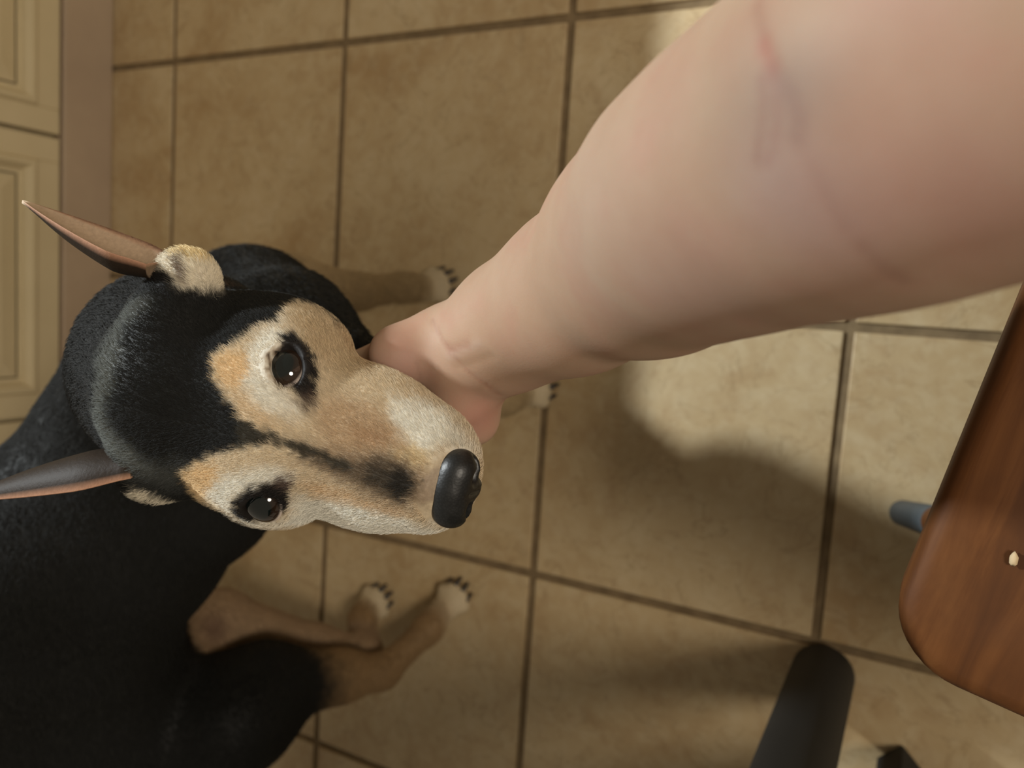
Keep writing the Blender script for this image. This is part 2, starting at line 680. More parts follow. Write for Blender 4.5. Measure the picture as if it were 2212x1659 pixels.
def hl(P):
    """world (m) -> head space (cm)"""
    return (P - HT) @ HB * 100.0


EYE_C = {1: np.array((2.80, 0.18, -0.50)), -1: np.array((-2.80, 0.18, -0.50))}
EYE_D = {s: np.array((s * 0.50, 0.42, 0.76)) / np.linalg.norm((0.50, 0.42, 0.76)) for s in (1, -1)}


def head_shapes(f):
    E = lambda c, r, k=1.2, mode='add', R=None: f.ell(hw(c), np.array(r) / 100, k / 100, mode, HB if R is None else HB @ R)
    Cn = lambda a, b, r1, r2, k=1.2, flat=None, mode='add': f.cone(hw(a), hw(b), r1 / 100, r2 / 100, k / 100, mode, None if flat is None else (HB @ np.array(flat[0], float), flat[1]))
    E((0, -4.3, -1.3), (4.3, 5.0, 3.6), 1.0)
    E((0, -0.9, -1.0), (3.5, 3.6, 2.3), 2.0)
    for s in (-1, 1):
        E((s * 3.85, -2.2, -2.5), (1.8, 3.4, 2.6), 1.6)
        E((s * 2.9, -4.2, -4.2), (2.2, 3.2, 2.8), 1.6)
        E((s * 2.2, -1.3, 0.55), (1.3, 1.6, 0.8), 1.2)       # brow
        E((s * (4.1 if s < 0 else 3.7), -6.3, 0.7), (1.6, 1.7, 1.6), 1.5)        # ear base
        E((s * 2.75, 3.2, -2.6), (0.95, 2.2, 1.3), 1.4)
        E((s * 1.5, 4.8, -3.0), (1.58, 3.3, 1.5), 1.2)      # flews
    E((-6.0, -6.2, 0.2), (1.15, 1.6, 1.15), 1.0)               # tuft in front of the left ear
    Cn((0, 0.6, -2.1), (0, 6.9, -2.75), 3.15, 2.05, 2.0)
    Cn((0, 1.0, -0.9), (0, 7.4, -1.85), 1.35, 1.0, 1.4, ((1, 0, 0), 1.25))
    Cn((0, -1.0, -4.7), (0, 6.4, -4.5), 2.3, 1.15, 1.5)
    E((0, 7.6, -2.9), (1.75, 1.3, 1.5), 0.8)
    for s in (-1, 1):                                         # lids and sockets
        c, d = EYE_C[s], EYE_D[s]
        E(c + d * 0.12, (1.46, 1.46, 1.46), 0.8)
        E(c + d * 1.50, (1.14, 0.72, 1.0) if s < 0 else (1.26, 0.86, 1.05), 0.12, 'sub', eye_frame(s))


def eye_frame(s):
    d = EYE_D[s]
    w = np.array((s * 0.62, -0.50, -0.30)) + 0.0            # towards the outer corner
    w = w - d * (w @ d)
    w /= np.linalg.norm(w)
    return np.stack([w, np.cross(d, w), d], 1)


BODY = dict(
    torso=[((-0.035, 0.515, 0.365), 0.060), ((-0.12, 0.590, 0.375), 0.088), ((-0.24, 0.650, 0.380), 0.093), ((-0.35, 0.710, 0.370), 0.078), ((-0.46, 0.735, 0.330), 0.084), ((-0.55, 0.750, 0.275), 0.072)],
    spine=[((-0.165, 0.640, 0.405), 0.066), ((-0.24, 0.685, 0.430), 0.074), ((-0.35, 0.745, 0.415), 0.072), ((-0.46, 0.775, 0.370), 0.068)],
    neck=[((-0.10, 0.555, 0.405), 0.080), ((-0.060, 0.446, 0.486), 0.057), ((-0.052, 0.362, 0.558), 0.051), ((-0.055, 0.32, 0.585), 0.047)],
    throat=[((-0.035, 0.500, 0.370), 0.058), ((-0.037, 0.395, 0.440), 0.042), ((-0.047, 0.350, 0.440), 0.024)],
)


def body_shapes(f):
    f.chain(BODY['torso'], 0.03)
    f.chain(BODY['spine'], 0.03)
    f.chain([((-0.56, 0.765, 0.30), 0.026), ((-0.625, 0.785, 0.27), 0.017), ((-0.672, 0.800, 0.19), 0.013), ((-0.690, 0.808, 0.11), 0.008)], 0.02)
    f.chain(BODY['neck'], 0.02)
    f.chain(BODY['throat'], 0.02)
    # shoulders and front legs
    for pts in ([((-0.06, 0.56, 0.37), 0.055), ((-0.005, 0.585, 0.24), 0.032), ((-0.005, 0.575, 0.14), 0.018), ((0.003, 0.575, 0.055), 0.0155), ((0.004, 0.564, 0.022), 0.018)],
                [((-0.13, 0.50, 0.37), 0.055), ((-0.135, 0.475, 0.24), 0.032), ((-0.125, 0.44, 0.14), 0.018), ((-0.118, 0.425, 0.055), 0.0155), ((-0.111, 0.417, 0.022), 0.018)]):
        f.chain(pts, 0.015)
    # hind legs: hip, stifle, hock, paw
    for pts in ([((-0.50, 0.700, 0.30), 0.078), ((-0.455, 0.618, 0.222), 0.046), ((-0.466, 0.578, 0.135), 0.027), ((-0.468, 0.548, 0.098), 0.017), ((-0.425, 0.520, 0.040), 0.0145), ((-0.402, 0.509, 0.020), 0.017)],
                [((-0.45, 0.745, 0.30), 0.066), ((-0.405, 0.710, 0.205), 0.032), ((-0.450, 0.640, 0.110), 0.019), ((-0.463, 0.592, 0.072), 0.016), ((-0.440, 0.625, 0.040), 0.0145), ((-0.430, 0.630, 0.020), 0.017)]):
        f.chain(pts, 0.018)
    f.ell((-0.472, 0.610, 0.262), (0.058, 0.054, 0.062), 0.03)
    f.ell((-0.195, 0.560, 0.365), (0.062, 0.062, 0.062), 0.03)
    for (x, y, a) in PAWS:
        ca, sa = math.cos(a), math.sin(a)
        for k, (fx, fy) in enumerate(((0.006, -0.0165), (0.015, -0.006), (0.015, 0.006), (0.006, 0.0165))):
            px, py = x + fx * ca - fy * sa, y + fx * sa + fy * ca
            f.cone((x - 0.008 * ca, y - 0.008 * sa, 0.020), (px, py, 0.0115), 0.013, 0.0098, 0.004)


PAWS = [(0.006, 0.558, math.radians(-55)), (-0.109, 0.410, math.radians(-60)), (-0.428, 0.629, math.radians(-40)), (-0.394, 0.505, math.radians(-25))]

HEAD_LO = np.array([-0.165, 0.125, 0.500])
HEAD_HI = np.array([0.060, 0.400, 0.680])


def full_field(lo, hi, h):
    f = Field(lo, hi, h)
    body_shapes(f)
    head_shapes(f)
    return f


def in_head(P, pad=0.0):
    return np.all((P > HEAD_LO - pad) & (P < HEAD_HI + pad), 1)


def ear_mesh(base, tip, width_dir, w0, cup, bend, nu=22, nv=13):
    """thin cupped ear in head space: base/tip centres, direction across, half width, cup depth"""
    base, tip, wd = map(lambda q: np.array(q, float), (base, tip, width_dir))
    ax = tip - base
    L = np.linalg.norm(ax)
    ax /= L
    wd = wd - ax * (wd @ ax)
    wd /= np.linalg.norm(wd)
    nm = np.cross(ax, wd)                         # opening side
    def surf(off):
        P = []
        for i in range(nu):
            u = i / (nu - 1)
            wdt = w0 * (1 - u ** 1.5) ** 0.95 * (1 - 0.12 * (1 - u) ** 2) + 0.03
            tp = float(0.66 + 0.34 * sstep(0.0, 0.25, u))
            wdt *= tp
            for j in range(nv):
                v = -1 + 2 * j / (nv - 1)
                edge = 1 - abs(v) ** 6
                c = cup * wdt / w0 * (1 - u ** 6)
                p = base + ax * (L * u) + wd * (wdt * math.sin(v * 1.35) / math.sin(1.35)) - nm * (c * (math.cos(v * 1.35) - math.cos(1.35)))
                p = p + nm * bend * u * u - nm * off * (0.25 + 0.75 * edge)
                P.append(p)
        return P
    A, Bk = surf(0.0), surf(0.16)
    V = np.array(A + Bk)
    n = nu * nv
    Q = []
    for i in range(nu - 1):
        for j in range(nv - 1):
            a = i * nv + j
            Q.append((a, a + 1, a + nv + 1, a + nv))
            Q.append((n + a, n + a + nv, n + a + nv + 1, n + a + 1))
    for i in range(nu - 1):
        for j in (0, nv - 1):
            a, b2 = i * nv + j, (i + 1) * nv + j
            Q.append((a, b2, n + b2, n + a) if j == 0 else (a, n + a, n + b2, b2))
    for j in range(nv - 1):
        a = (nu - 1) * nv + j
        Q.append((a, a + 1, n + a + 1, n + a))
        Q.append((j, n + j, n + j + 1, j + 1))
    for j in range(nv // 2):
        if nv - 2 - j > j:
            Q.append((j, j + 1, nv - 2 - j, nv - 1 - j))
    uv = np.array([(i / (nu - 1), -1 + 2 * j / (nv - 1), s) for s in (0, 1) for i in range(nu) for j in range(nv)])
    return V, np.array(Q), uv


def poly_mask(uv, poly, soft):
    """soft inside mask of a polygon in a plane"""
    poly = np.array(poly, float)
    x, y = uv[:, 0], uv[:, 1]
    inside = np.zeros(len(x), bool)
    dmin = np.full(len(x), 1e9)
    n = len(poly)
    for i in range(n):
        (x1, y1), (x2, y2) = poly[i], poly[(i + 1) % n]
        if y1 != y2:
            c = ((y1 > y) != (y2 > y)) & (x < (x2 - x1) * (y - y1) / (y2 - y1) + x1)
            inside ^= c
        ex, ey = x2 - x1, y2 - y1
        t = np.clip(((x - x1) * ex + (y - y1) * ey) / (ex * ex + ey * ey + 1e-12), 0, 1)
        dmin = np.minimum(dmin, np.hypot(x - x1 - t * ex, y - y1 - t * ey))
    sd = np.where(inside, dmin, -dmin)
    return sstep(-soft, soft, sd)


def lin(r, g, b):
    return np.array(srgb(r, g, b)[:3])


C_BLACK, C_GREY = lin(24, 24, 22), lin(112, 114, 108)
C_TAN, C_CREAM, C_WHITE = lin(214, 178, 124), lin(210, 190, 158), lin(228, 222, 204)
C_LEG, C_PINK = lin(148, 120, 84), lin(188, 142, 114)


def paint(C, m, col):
    C += m[:, None] * (np.array(col) - C)


def coat_colour(P):
    C = np.tile(C_BLACK, (len(P), 1))
    n = vnoise(P, 160, 1)
    # legs: tan below the elbows and hocks, pale toes
    z = P[:, 2]
    legz = np.where(P[:, 0] > -0.25, 0.27, 0.165)
    leg = sstep(0.03, -0.03, z - legz + (n - 0.5) * 0.03)
    paint(C, leg, C_LEG)
    paint(C, leg * (P[:, 0] > -0.25), lin(164, 142, 106))
    paint(C, leg * sstep(0.045, 0.02, z), lin(196, 178, 146))
    # the far hind leg shows its tan inner side up to the groin
    far = np.minimum(line_dist(P, [(-0.405, 0.710, 0.205), (-0.450, 0.640, 0.110), (-0.463, 0.592, 0.072)]) - 0.010,
                     line_dist(P, [(-0.425, 0.715, 0.245), (-0.405, 0.710, 0.205)]) - 0.016)
    near = line_dist(P, [(-0.50, 0.700, 0.30), (-0.452, 0.622, 0.225), (-0.462, 0.580, 0.130)]) - 0.012
    g = sstep(0.036, 0.020, far + (n - 0.5) * 0.01) * sstep(0.0, 0.012, near - far)
    paint(C, g, lin(156, 130, 100))
    g = np.exp(-(np.linalg.norm((P - np.array((-0.400, 0.690, 0.235))) / 0.018, axis=1)) ** 2)
    paint(C, g * 0.75, lin(84, 56, 46))
    HP = hl(P)
    x, y, zz = HP.T
    headm = sstep(-9, -7, y) * sstep(-9.0, -7.0, zz)
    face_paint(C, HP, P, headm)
    return np.clip(C, 0, 1)


def face_paint(C, HP, P, headm):
    uv = np.stack([HP @ CH_U, HP @ CH_V], 1)
    jit = np.stack([vnoise(P, 450, 3) - 0.5, vnoise(P, 450, 4) - 0.5], 1)
    uvj = uv + jit * 0.7
    q = np.linalg.norm((HP - np.array((-6.3, -6.0, 0.2))) / np.array((1.6, 1.9, 1.7)), axis=1)
    tuft = sstep(1.12, 0.88, q + jit[:, 0] * 0.35)
    tuft *= sstep(-5.2, -5.8, HP[:, 0] + jit[:, 1])
    paint(C, tuft, lin(216, 206, 184))
    notch = np.linalg.norm((HP - np.array((-7.0, -7.1, 0.1))) / np.array((1.2, 0.35, 0.8)), axis=1)
    paint(C, tuft * sstep(-6.6, -7.0, HP[:, 0]), lin(216, 194, 146))
    paint(C, sstep(1.1, 0.7, notch) * 0.9, lin(70, 58, 46))
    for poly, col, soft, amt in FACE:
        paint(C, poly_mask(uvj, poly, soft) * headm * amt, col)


CH_U = np.array((0.0, 1.0, 0.0))
CH_V = np.array((1.0, 0.0, 0.0))
FACE = []


def build_dog():
    root = empty('dog', (-0.2, 0.55, 0), 'black and tan short-haired dog with grey muzzle, head held in the hand', 'dog')
    off = np.array(root.location)
    fb = full_field((-0.72, 0.28, -0.006), (0.09, 0.84, 0.58), 0.004)
    Vb, Qb = fb.mesh(2)
    cen = Vb[Qb].mean(1)
    Qb = Qb[~in_head(cen, -0.006)]
    fh = full_field(HEAD_LO - 0.01, HEAD_HI + 0.01, HEAD_RES)
    Vh, Qh = fh.mesh(2)
    cen = Vh[Qh].mean(1)
    Qh = Qh[in_head(cen, 0.0015)]
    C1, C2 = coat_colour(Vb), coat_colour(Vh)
    parts_v, parts_q, parts_c = [Vb, Vh], [Qb, Qh + len(Vb)], [C1, C2]
    base = len(Vb) + len(Vh)
    for spec, side in EARS:
        V, Q, uv = ear_mesh(*spec)
        Vw = HT + (V / 100) @ HB.T
        c = np.where(uv[:, 2:3] > 0.5, lin(42, 31, 21), lin(176, 152, 126))
        rim = sstep(0.90, 0.99, np.abs(uv[:, 1])) * 0.9
        c = c + rim[:, None] * (C_PINK - c)
        c = c + (sstep(0.93, 1.0, uv[:, 0]))[:, None] * (lin(226, 200, 170) - c)
        parts_v.append(Vw)
        parts_q.append(Q + base)
        parts_c.append(c)
        base += len(V)
    V, Q, C = np.concatenate(parts_v), np.concatenate(parts_q), np.concatenate(parts_c)
    n_body = len(Vb) + len(Vh)
    used = np.zeros(len(V), bool)
    used[Q.ravel()] = True
    new = np.cumsum(used) - 1
    n_skin = int(used[:n_body].sum())
    V, C, Q = V[used], C[used], new[Q]
    me = quad_mesh('body', V - off, Q)
    set_colour(me, C)
    link('body', me, M_COAT, root)
    fur(V, Q[Q.max(1) < n_skin], C, root, off)
    # eyes
    for s in (1, -1):
        eye(s, root, off)
    nose(root, off)
    for k, (x, y, a) in enumerate(PAWS):
        ca, sa = math.cos(a), math.sin(a)
        for (fx, fy) in ((0.006, -0.0165), (0.015, -0.006), (0.015, 0.006), (0.006, 0.0165)):
            p = Vector((x + (fx + 0.006) * ca - fy * sa, y + (fx + 0.006) * sa + fy * ca, 0.0125))
            q = p + Vector((ca * 0.011, sa * 0.011, -0.0085))
            o = obm('claw', tube_bm(p, q, 0.0036, 0.0016, 10, 0.001), M_CLAW, root, True)
            o.location = -Vector(off)


def mat_eye():
    t = NT('dog_eye')
    tc = t.n('ShaderNodeTexCoord')
    sep = t.n('ShaderNodeSeparateXYZ')
    t.l(tc.outputs['Object'], sep.inputs[0])
    mul = t.n('ShaderNodeMath', operation='DIVIDE')
    t.l(sep.outputs['Z'], mul.inputs[0])
    mul.inputs[1].default_value = 0.0114
    n = t.noise(tc.outputs['Object'], 700, 2)
    c = t.ramp(mul.outputs[0], [(0.54, srgb(196, 182, 172)), (0.62, srgb(52, 42, 36)), (0.68, srgb(48, 34, 24)), (0.82, srgb(34, 25, 18)), (0.86, srgb(14, 20, 19))])
    t.l(c, t.b.inputs['Base Color'])
    t.setp(Roughness=0.06, Coat_Weight=0.6, Coat_Roughness=0.02)
    return t.m


def mat_nose():
    t = NT('dog_nose')
    tc = t.n('ShaderNodeTexCoord')
    v = t.n('ShaderNodeTexVoronoi', i_Scale=900.0)
    t.l(tc.outputs['Object'], v.inputs['Vector'])
    t.l(t.ramp(v.outputs['Distance'], [(0.0, srgb(30, 30, 29)), (0.6, srgb(19, 19, 18))]), t.b.inputs['Base Color'])
    t.setp(Roughness=0.42)
    t.bump(v.outputs['Distance'], 0.12, 0.0004)
    return t.m


M_EYE, M_NOSE = mat_eye(), mat_nose()
M_CLAW = mat_plain('dark_claw', srgb(46, 40, 34), 0.4)


def eye(s, root, off):
    me = bpy.data.meshes.new('eye')
    bm = bmesh.new()
    bmesh.ops.create_uvsphere(bm, u_segments=40, v_segments=28, radius=0.0114)
    bm.to_mesh(me)
    bm.free()
    o = link('eye', me, M_EYE, root, True)
    gz = np.array(GAZE[s], float)
    gz /= np.linalg.norm(gz)
    wdir = Vector(HB @ gz)
    o.rotation_euler = wdir.to_track_quat('Z', 'Y').to_euler()
    c = EYE_C[s] + EYE_D[s] * 0.16
    if s == 1:
        c = c + EYE_D[s] * 0.20 + eye_frame(s)[:, 0] * 0.18
    o.location = Vector(hw(c) - off)
    return o


def nose(root, off):
    c = np.array(NOSE_C)
    f = Field(hw(c) - 0.03, hw(c) + 0.03, 0.0009)
    E = lambda p, r, k=0.5, mode='add': f.ell(hw(c + np.array(p)), np.array(r) / 100, k / 100, mode, HB)
    E((0, 0, 0.15), (1.55, 0.95, 0.95), 0.4)
    for s in (-1, 1):
        E((s * 0.95, 0.1, -0.05), (0.80, 0.85, 0.90), 0.4)
    E((0, 0.35, -0.55), (0.6, 0.55, 0.9), 0.3)
    for s in (-1, 1):
        E((s * 0.72, 0.98, -0.15), (0.34, 0.5, 0.28), 0.25, 'sub')
        E((s * 1.25, 0.72, -0.30), (0.42, 0.4, 0.16), 0.2, 'sub')
    E((0, 1.0, -0.5), (0.07, 0.3, 0.9), 0.15, 'sub')
    V, Q = f.mesh(2)
    me = quad_mesh('nose', V - off, Q)
    link('nose', me, M_NOSE, root)


def fur(V, Q, C, root, off):
    """short coat: strands lying back along the body, each with the colour of its root"""
    rg = np.random.default_rng(7)
    P0, P1, P2, P3 = (V[Q[:, k]] for k in range(4))
    nrm = np.cross(P2 - P0, P3 - P1)
    area = np.linalg.norm(nrm, axis=1) * 0.5
    N = nrm / np.maximum(area[:, None] * 2, 1e-12)
    cen = (P0 + P1 + P2 + P3) / 4
    HP = hl(cen)
    head = in_head(cen, 0.0)
    face = head & (HP[:, 1] > -5)
    hb = sstep(0.075, 0.16, np.linalg.norm(cen - HT, axis=1))          # 0 on the head, 1 on the body
    dens = np.where(face, FUR_DENS[0], FUR_DENS[1] * (1 - hb) + FUR_DENS[2] * hb)
    dens = np.where(N[:, 2] < -0.85, 0, dens)               # nothing of the belly and chin is seen
    dens = np.where(cen[:, 2] < 0.03, 0, dens)
    dens = np.where(np.linalg.norm(HP - np.array(NOSE_C), axis=1) < 1.7, 0, dens)
    for s in (1, -1):
        dens = np.where(np.linalg.norm(HP - (EYE_C[s] + EYE_D[s] * 1.2), axis=1) < 1.10, 0, dens)
    cnt = rg.poisson(area * dens)
    f = np.repeat(np.arange(len(Q)), cnt)
    n = len(f)
    u, v = rg.random(n)[:, None], rg.random(n)[:, None]
    R = (P0[f] * (1 - u) + P1[f] * u) * (1 - v) + (P3[f] * (1 - u) + P2[f] * u) * v
    cc = (C[Q[f, 0]] * (1 - u) + C[Q[f, 1]] * u) * (1 - v) + (C[Q[f, 3]] * (1 - u) + C[Q[f, 2]] * u) * v
    cc = cc * (0.75 + 0.5 * rg.random((n, 1)))
    Nn = N[f]
    flow_head = -HB[:, 1] + 0.25 * np.sign(HP[f, 0:1]) * HB[:, 0]
    flow_body = np.array((-0.85, 0.25, -0.35))
    w = sstep(0.02, 0.10, np.linalg.norm(R - HT, axis=1) - 0.06)[:, None]
    fl = flow_head * (1 - w) + flow_body * w + rg.normal(0, 0.22, (n, 3))
    fl -= Nn * (fl * Nn).sum(1, keepdims=True)
    fl /= np.maximum(np.linalg.norm(fl, axis=1, keepdims=True), 1e-9)
    L = (np.where(face[f], 0.0032, 0.0040 + 0.0022 * hb[f]) * (0.6 + 0.6 * rg.random(n)))[:, None]
    lift = (0.22 + 0.15 * rg.random(n))[:, None]
    pts = np.stack([R - Nn * 0.0004, R + fl * L * 0.5 + Nn * L * lift * 0.75, R + fl * L + Nn * L * lift], 1)
    hc = bpy.data.hair_curves.new('fur')
    hc.add_curves([3] * n)
    hc.attributes['position'].data.foreach_set('vector', (pts - off).astype(np.float32).ravel())
    rad = hc.attributes.new('radius', 'FLOAT', 'POINT') if 'radius' not in hc.attributes else hc.attributes['radius']
    rr = np.where(face[f], 0.00009, 0.00012 + 0.00007 * hb[f])
    rad.data.foreach_set('value', (rr[:, None] * np.array((1.0, 0.8, 0.25))).astype(np.float32).ravel())
    ca = hc.attributes.new('coat', 'FLOAT_COLOR', 'CURVE')
    col = np.ones((n, 4), np.float32)
    col[:, :3] = cc
    ca.data.foreach_set('color', col.ravel())
    hc.materials.append(M_FUR)
    o = bpy.data.objects.new('fur', hc)
    COL.objects.link(o)
    o.parent = root
    o['kind'] = 'stuff'


def mat_fur():
    t = NT('fur_strand')
    at = t.n('ShaderNodeAttribute', attribute_name='coat')
    t.l(at.outputs['Color'], t.b.inputs['Base Color'])
    t.setp(Roughness=0.6)
    t.b.inputs['Specular IOR Level'].default_value = 0.22
    return t.m


M_FUR = mat_fur()
FUR_DENS = (3.0e6, 1.7e6, 4.0e5)

CH_U = np.array((0.09145, 0.90928, -0.40601))
CH_V = np.array((0.97556, 0.00000, 0.21972))
FACE = [
    ([(0.72, -0.06), (-0.22, -0.17), (-1.41, -0.84), (-2.24, -1.52), (-2.98, -2.04), (-3.09, -2.76), (-2.61, -3.34), (-2.07, -4.03), (-1.59, -4.64), (-1.07, -5.04), (-1.36, -5.77), (-1.02, -6.08), (-0.22, -6.09), (0.66, -5.81), (1.31, -5.45), (2.45, -5.21), (3.41, -4.96), (4.4, -4.61), (5.59, -4.33), (6.99, -4.11), (8.71, -3.55), (10.02, -2.2), (10.52, 0.07), (9.68, 2.32), (7.54, 3.22), (5.81, 3.33), (3.77, 3.86), (1.77, 4.49), (0.53, 4.77), (-0.6, 4.69), (-1.26, 4.35), (-2.65, 4.47), (-3.13, 3.66), (-3.4, 3.1), (-2.75, 2.31), (-1.65, 1.46), (-0.22, 0.5)], lin(206, 188, 158), 0.14, 1),   # cream face
    ([(-0.82, -5.69), (-0.06, -5.99), (1.33, -5.42), (3.0, -4.73), (3.89, -4.23), (3.06, -3.31), (1.57, -3.7), (0.45, -4.43), (-0.57, -5.02)], lin(186, 164, 130), 0.5, 0.85),   # left cheek taupe
    ([(1.24, -5.45), (2.07, -5.24), (3.11, -4.78), (3.8, -4.2), (3.19, -4.23), (2.08, -4.72)], lin(150, 118, 80), 0.3, 0.7),   # cheek lower dark
    ([(-1.63, -4.1), (-0.96, -5.01), (-0.47, -4.58), (-0.54, -3.78), (-0.46, -3.04), (0.19, -2.4), (1.4, -1.73), (1.77, -1.33), (0.61, -1.07), (-0.54, -1.33), (-1.21, -1.95), (-1.4, -2.95)], lin(228, 225, 213), 0.4, 0.8),   # left white brow
    ([(-2.94, -2.16), (-2.83, -2.84), (-2.04, -3.23), (-1.29, -2.99), (-1.01, -2.33), (-1.42, -1.57), (-2.0, -1.53)], lin(216, 184, 136), 0.3, 0.9),   # left brow tan
    ([(-1.67, -1.28), (-0.77, -1.68), (-0.28, -1.2), (0.8, -0.51), (0.22, -0.32), (-0.76, -0.63)], lin(214, 186, 146), 0.4, 0.5),   # left under brow tan
    ([(-3.32, 3.07), (-2.62, 2.31), (-1.58, 1.81), (-1.36, 2.41), (-1.81, 3.31), (-2.65, 4.47), (-3.09, 3.78)], lin(216, 184, 136), 0.3, 0.9),   # right brow tan
    ([(-1.82, 3.45), (-0.81, 2.1), (0.78, 1.1), (2.03, 1.02), (1.12, 2.01), (-0.24, 2.81), (-0.68, 3.6), (-0.53, 4.5), (1.41, 3.89), (2.32, 3.25), (2.55, 3.84), (0.23, 4.8), (-0.75, 4.45)], lin(228, 225, 213), 0.35, 0.85),   # right white
    ([(2.15, 2.16), (3.4, 1.83), (4.68, 1.58), (6.38, 1.4), (7.65, 1.41), (9.24, 1.43), (9.55, 2.41), (6.35, 3.21), (3.93, 3.76), (2.05, 4.09)], lin(228, 225, 213), 0.35, 0.9),   # right muzzle white
    ([(2.49, 1.31), (3.74, 1.11), (5.26, 1.12), (6.74, 1.02), (7.58, 1.06), (6.82, 1.48), (4.91, 1.62), (3.18, 1.79)], lin(204, 172, 132), 0.35, 0.7),   # right muzzle tan
    ([(2.06, -2.15), (2.93, -2.63), (4.63, -2.75), (5.95, -2.15), (6.44, -1.41), (4.98, -0.72), (3.37, -0.39), (2.51, -1.05)], lin(182, 154, 120), 0.5, 0.85),   # upper muzzle taupe
    ([(3.81, -1.57), (4.77, -1.88), (5.71, -1.67), (5.45, -1.22), (4.44, -1.06)], lin(164, 128, 92), 0.4, 0.6),   # muzzle brown
    ([(4.95, -3.27), (6.01, -3.5), (7.33, -3.38), (8.61, -2.73), (9.3, -1.87), (8.47, -2.01), (7.8, -1.93), (7.28, -1.38), (6.53, -1.74), (5.42, -2.39)], lin(228, 225, 213), 0.4, 0.85),   # muzzle top white
    ([(5.94, -1.04), (6.72, -1.8), (7.44, -1.53), (7.34, -0.9), (6.44, -0.8)], lin(212, 188, 140), 0.3, 0.7),   # muzzle yellowish
    ([(7.21, -0.35), (7.59, -1.08), (8.02, -1.6), (8.37, -0.49), (8.29, 0.27), (7.67, 0.56)], lin(150, 132, 114), 0.3, 0.8),   # nose surround
    ([(1.73, -0.22), (3.31, -0.58), (4.9, -0.96), (6.5, -1.23), (7.47, -0.84), (7.83, 0.4), (6.95, 1.06), (5.46, 1.04), (3.65, 0.69), (2.09, 0.34)], lin(140, 116, 90), 0.5, 0.75),   # brown muzzle
    ([(1.96, -0.12), (3.0, -0.21), (4.29, -0.18), (5.36, -0.85), (6.6, -0.96), (7.24, -0.46), (7.5, 0.29), (6.87, 0.67), (5.81, 0.68), (4.7, 0.53), (3.36, 0.35), (2.26, 0.18)], lin(92, 78, 62), 0.35, 0.9),   # dark muzzle patch
    ([(4.94, -0.19), (5.87, -0.61), (6.91, -0.66), (7.32, 0.03), (6.85, 0.59), (5.76, 0.48), (5.07, 0.29)], lin(58, 52, 43), 0.35, 0.85),   # dark muzzle core
    ([(6.14, -0.29), (6.72, -0.59), (7.2, -0.25), (7.2, 0.33), (6.68, 0.59), (6.25, 0.31)], lin(36, 33, 28), 0.22, 0.9),   # dark muzzle spot
    ([(-0.94, -0.46), (-0.01, -0.35), (1.08, -0.28), (2.12, -0.3), (3.3, -0.26), (4.52, -0.15), (4.38, 0.11), (3.1, 0.18), (1.82, 0.11), (0.76, 0.07), (-0.12, 0.47), (-0.65, 0.61)], lin(58, 54, 45), 0.12, 0.95),   # stripe
    ([(-0.61, -3.42), (-0.58, -3.97), (-0.44, -4.54), (-0.22, -4.62), (0.35, -4.44), (1.09, -3.97), (1.47, -3.45), (1.71, -2.77), (1.96, -2.37), (1.74, -2.01), (1.3, -1.99), (1.01, -2.24), (0.22, -2.36), (-0.36, -2.86)], lin(30, 26, 24), 0.12, 1),   # left eye rim
    ([(1.13, -2.17), (1.72, -2.46), (2.06, -2.15), (1.88, -1.57), (1.4, -1.73)], lin(84, 68, 58), 0.25, 0.85),   # left tear
    ([(-0.55, 3.59), (-0.23, 2.87), (0.24, 2.34), (1.1, 1.83), (1.51, 1.46), (1.87, 1.3), (1.89, 1.94), (1.96, 2.47), (1.82, 3.13), (1.12, 3.88), (0.29, 4.26), (-0.52, 4.42)], lin(30, 26, 24), 0.12, 1),   # right eye rim
    ([(1.28, 1.61), (1.94, 1.09), (2.09, 1.45), (1.69, 1.96)], lin(104, 86, 76), 0.25, 0.8),   # right tear
    ([(-0.63, -3.31), (-0.63, -3.85), (-0.38, -2.86), (0.27, -2.32), (0.19, -2.29), (-0.34, -2.76)], lin(176, 140, 104), 0.15, 0.5),   # lash tan left
    ([(-8.23, -5.04), (-7.61, -5.56), (-7.15, -5.75), (-5.98, -5.17), (-6.15, -4.82), (-7.32, -4.62)], lin(18, 16, 15), 0.2, 1),   # ear hole
    ([(-6.42, 5.52), (-5.67, 4.52), (-4.91, 4.58), (-3.36, 5.08), (-3.34, 5.53), (-4.86, 5.05), (-5.55, 5.04), (-6.12, 5.77)], lin(206, 196, 174), 0.18, 0.95),   # right ear strip
    ([(-7.45, -3.94), (-6.67, -4.04), (-7.59, -2.68), (-7.35, -1.53), (-7.03, -0.11), (-7.26, 1.05), (-7.04, 1.88), (-5.73, 2.81), (-4.83, 3.22), (-6.23, 3.46), (-9.09, 3.33), (-8.26, 1.63), (-8.11, 0.01), (-9.47, -0.95), (-9.3, -2.4)], lin(122, 126, 120), 0.45, 0.5),   # crown ridge: highlight on the fur, painted in as grey
    ([(-10.84, -0.57), (-10.06, -2.21), (-9.19, -0.34), (-10.16, 1.59), (-10.99, 1.14)], lin(104, 110, 106), 0.6, 0.5),   # nape: sheen of the black fur, painted in as grey
    ([(-6.75, -6.2), (-6.53, -6.61), (-5.85, -6.0), (-5.7, -5.29), (-6.06, -5.35)], lin(92, 74, 60), 0.15, 0.85),   # tuft notch
    ([(-7.0, 2.09), (-4.82, 2.97), (-3.23, 2.42), (-3.65, 3.85), (-4.82, 3.94), (-6.32, 3.94)], lin(96, 98, 94), 0.8, 0.5),   # grey right temple
]

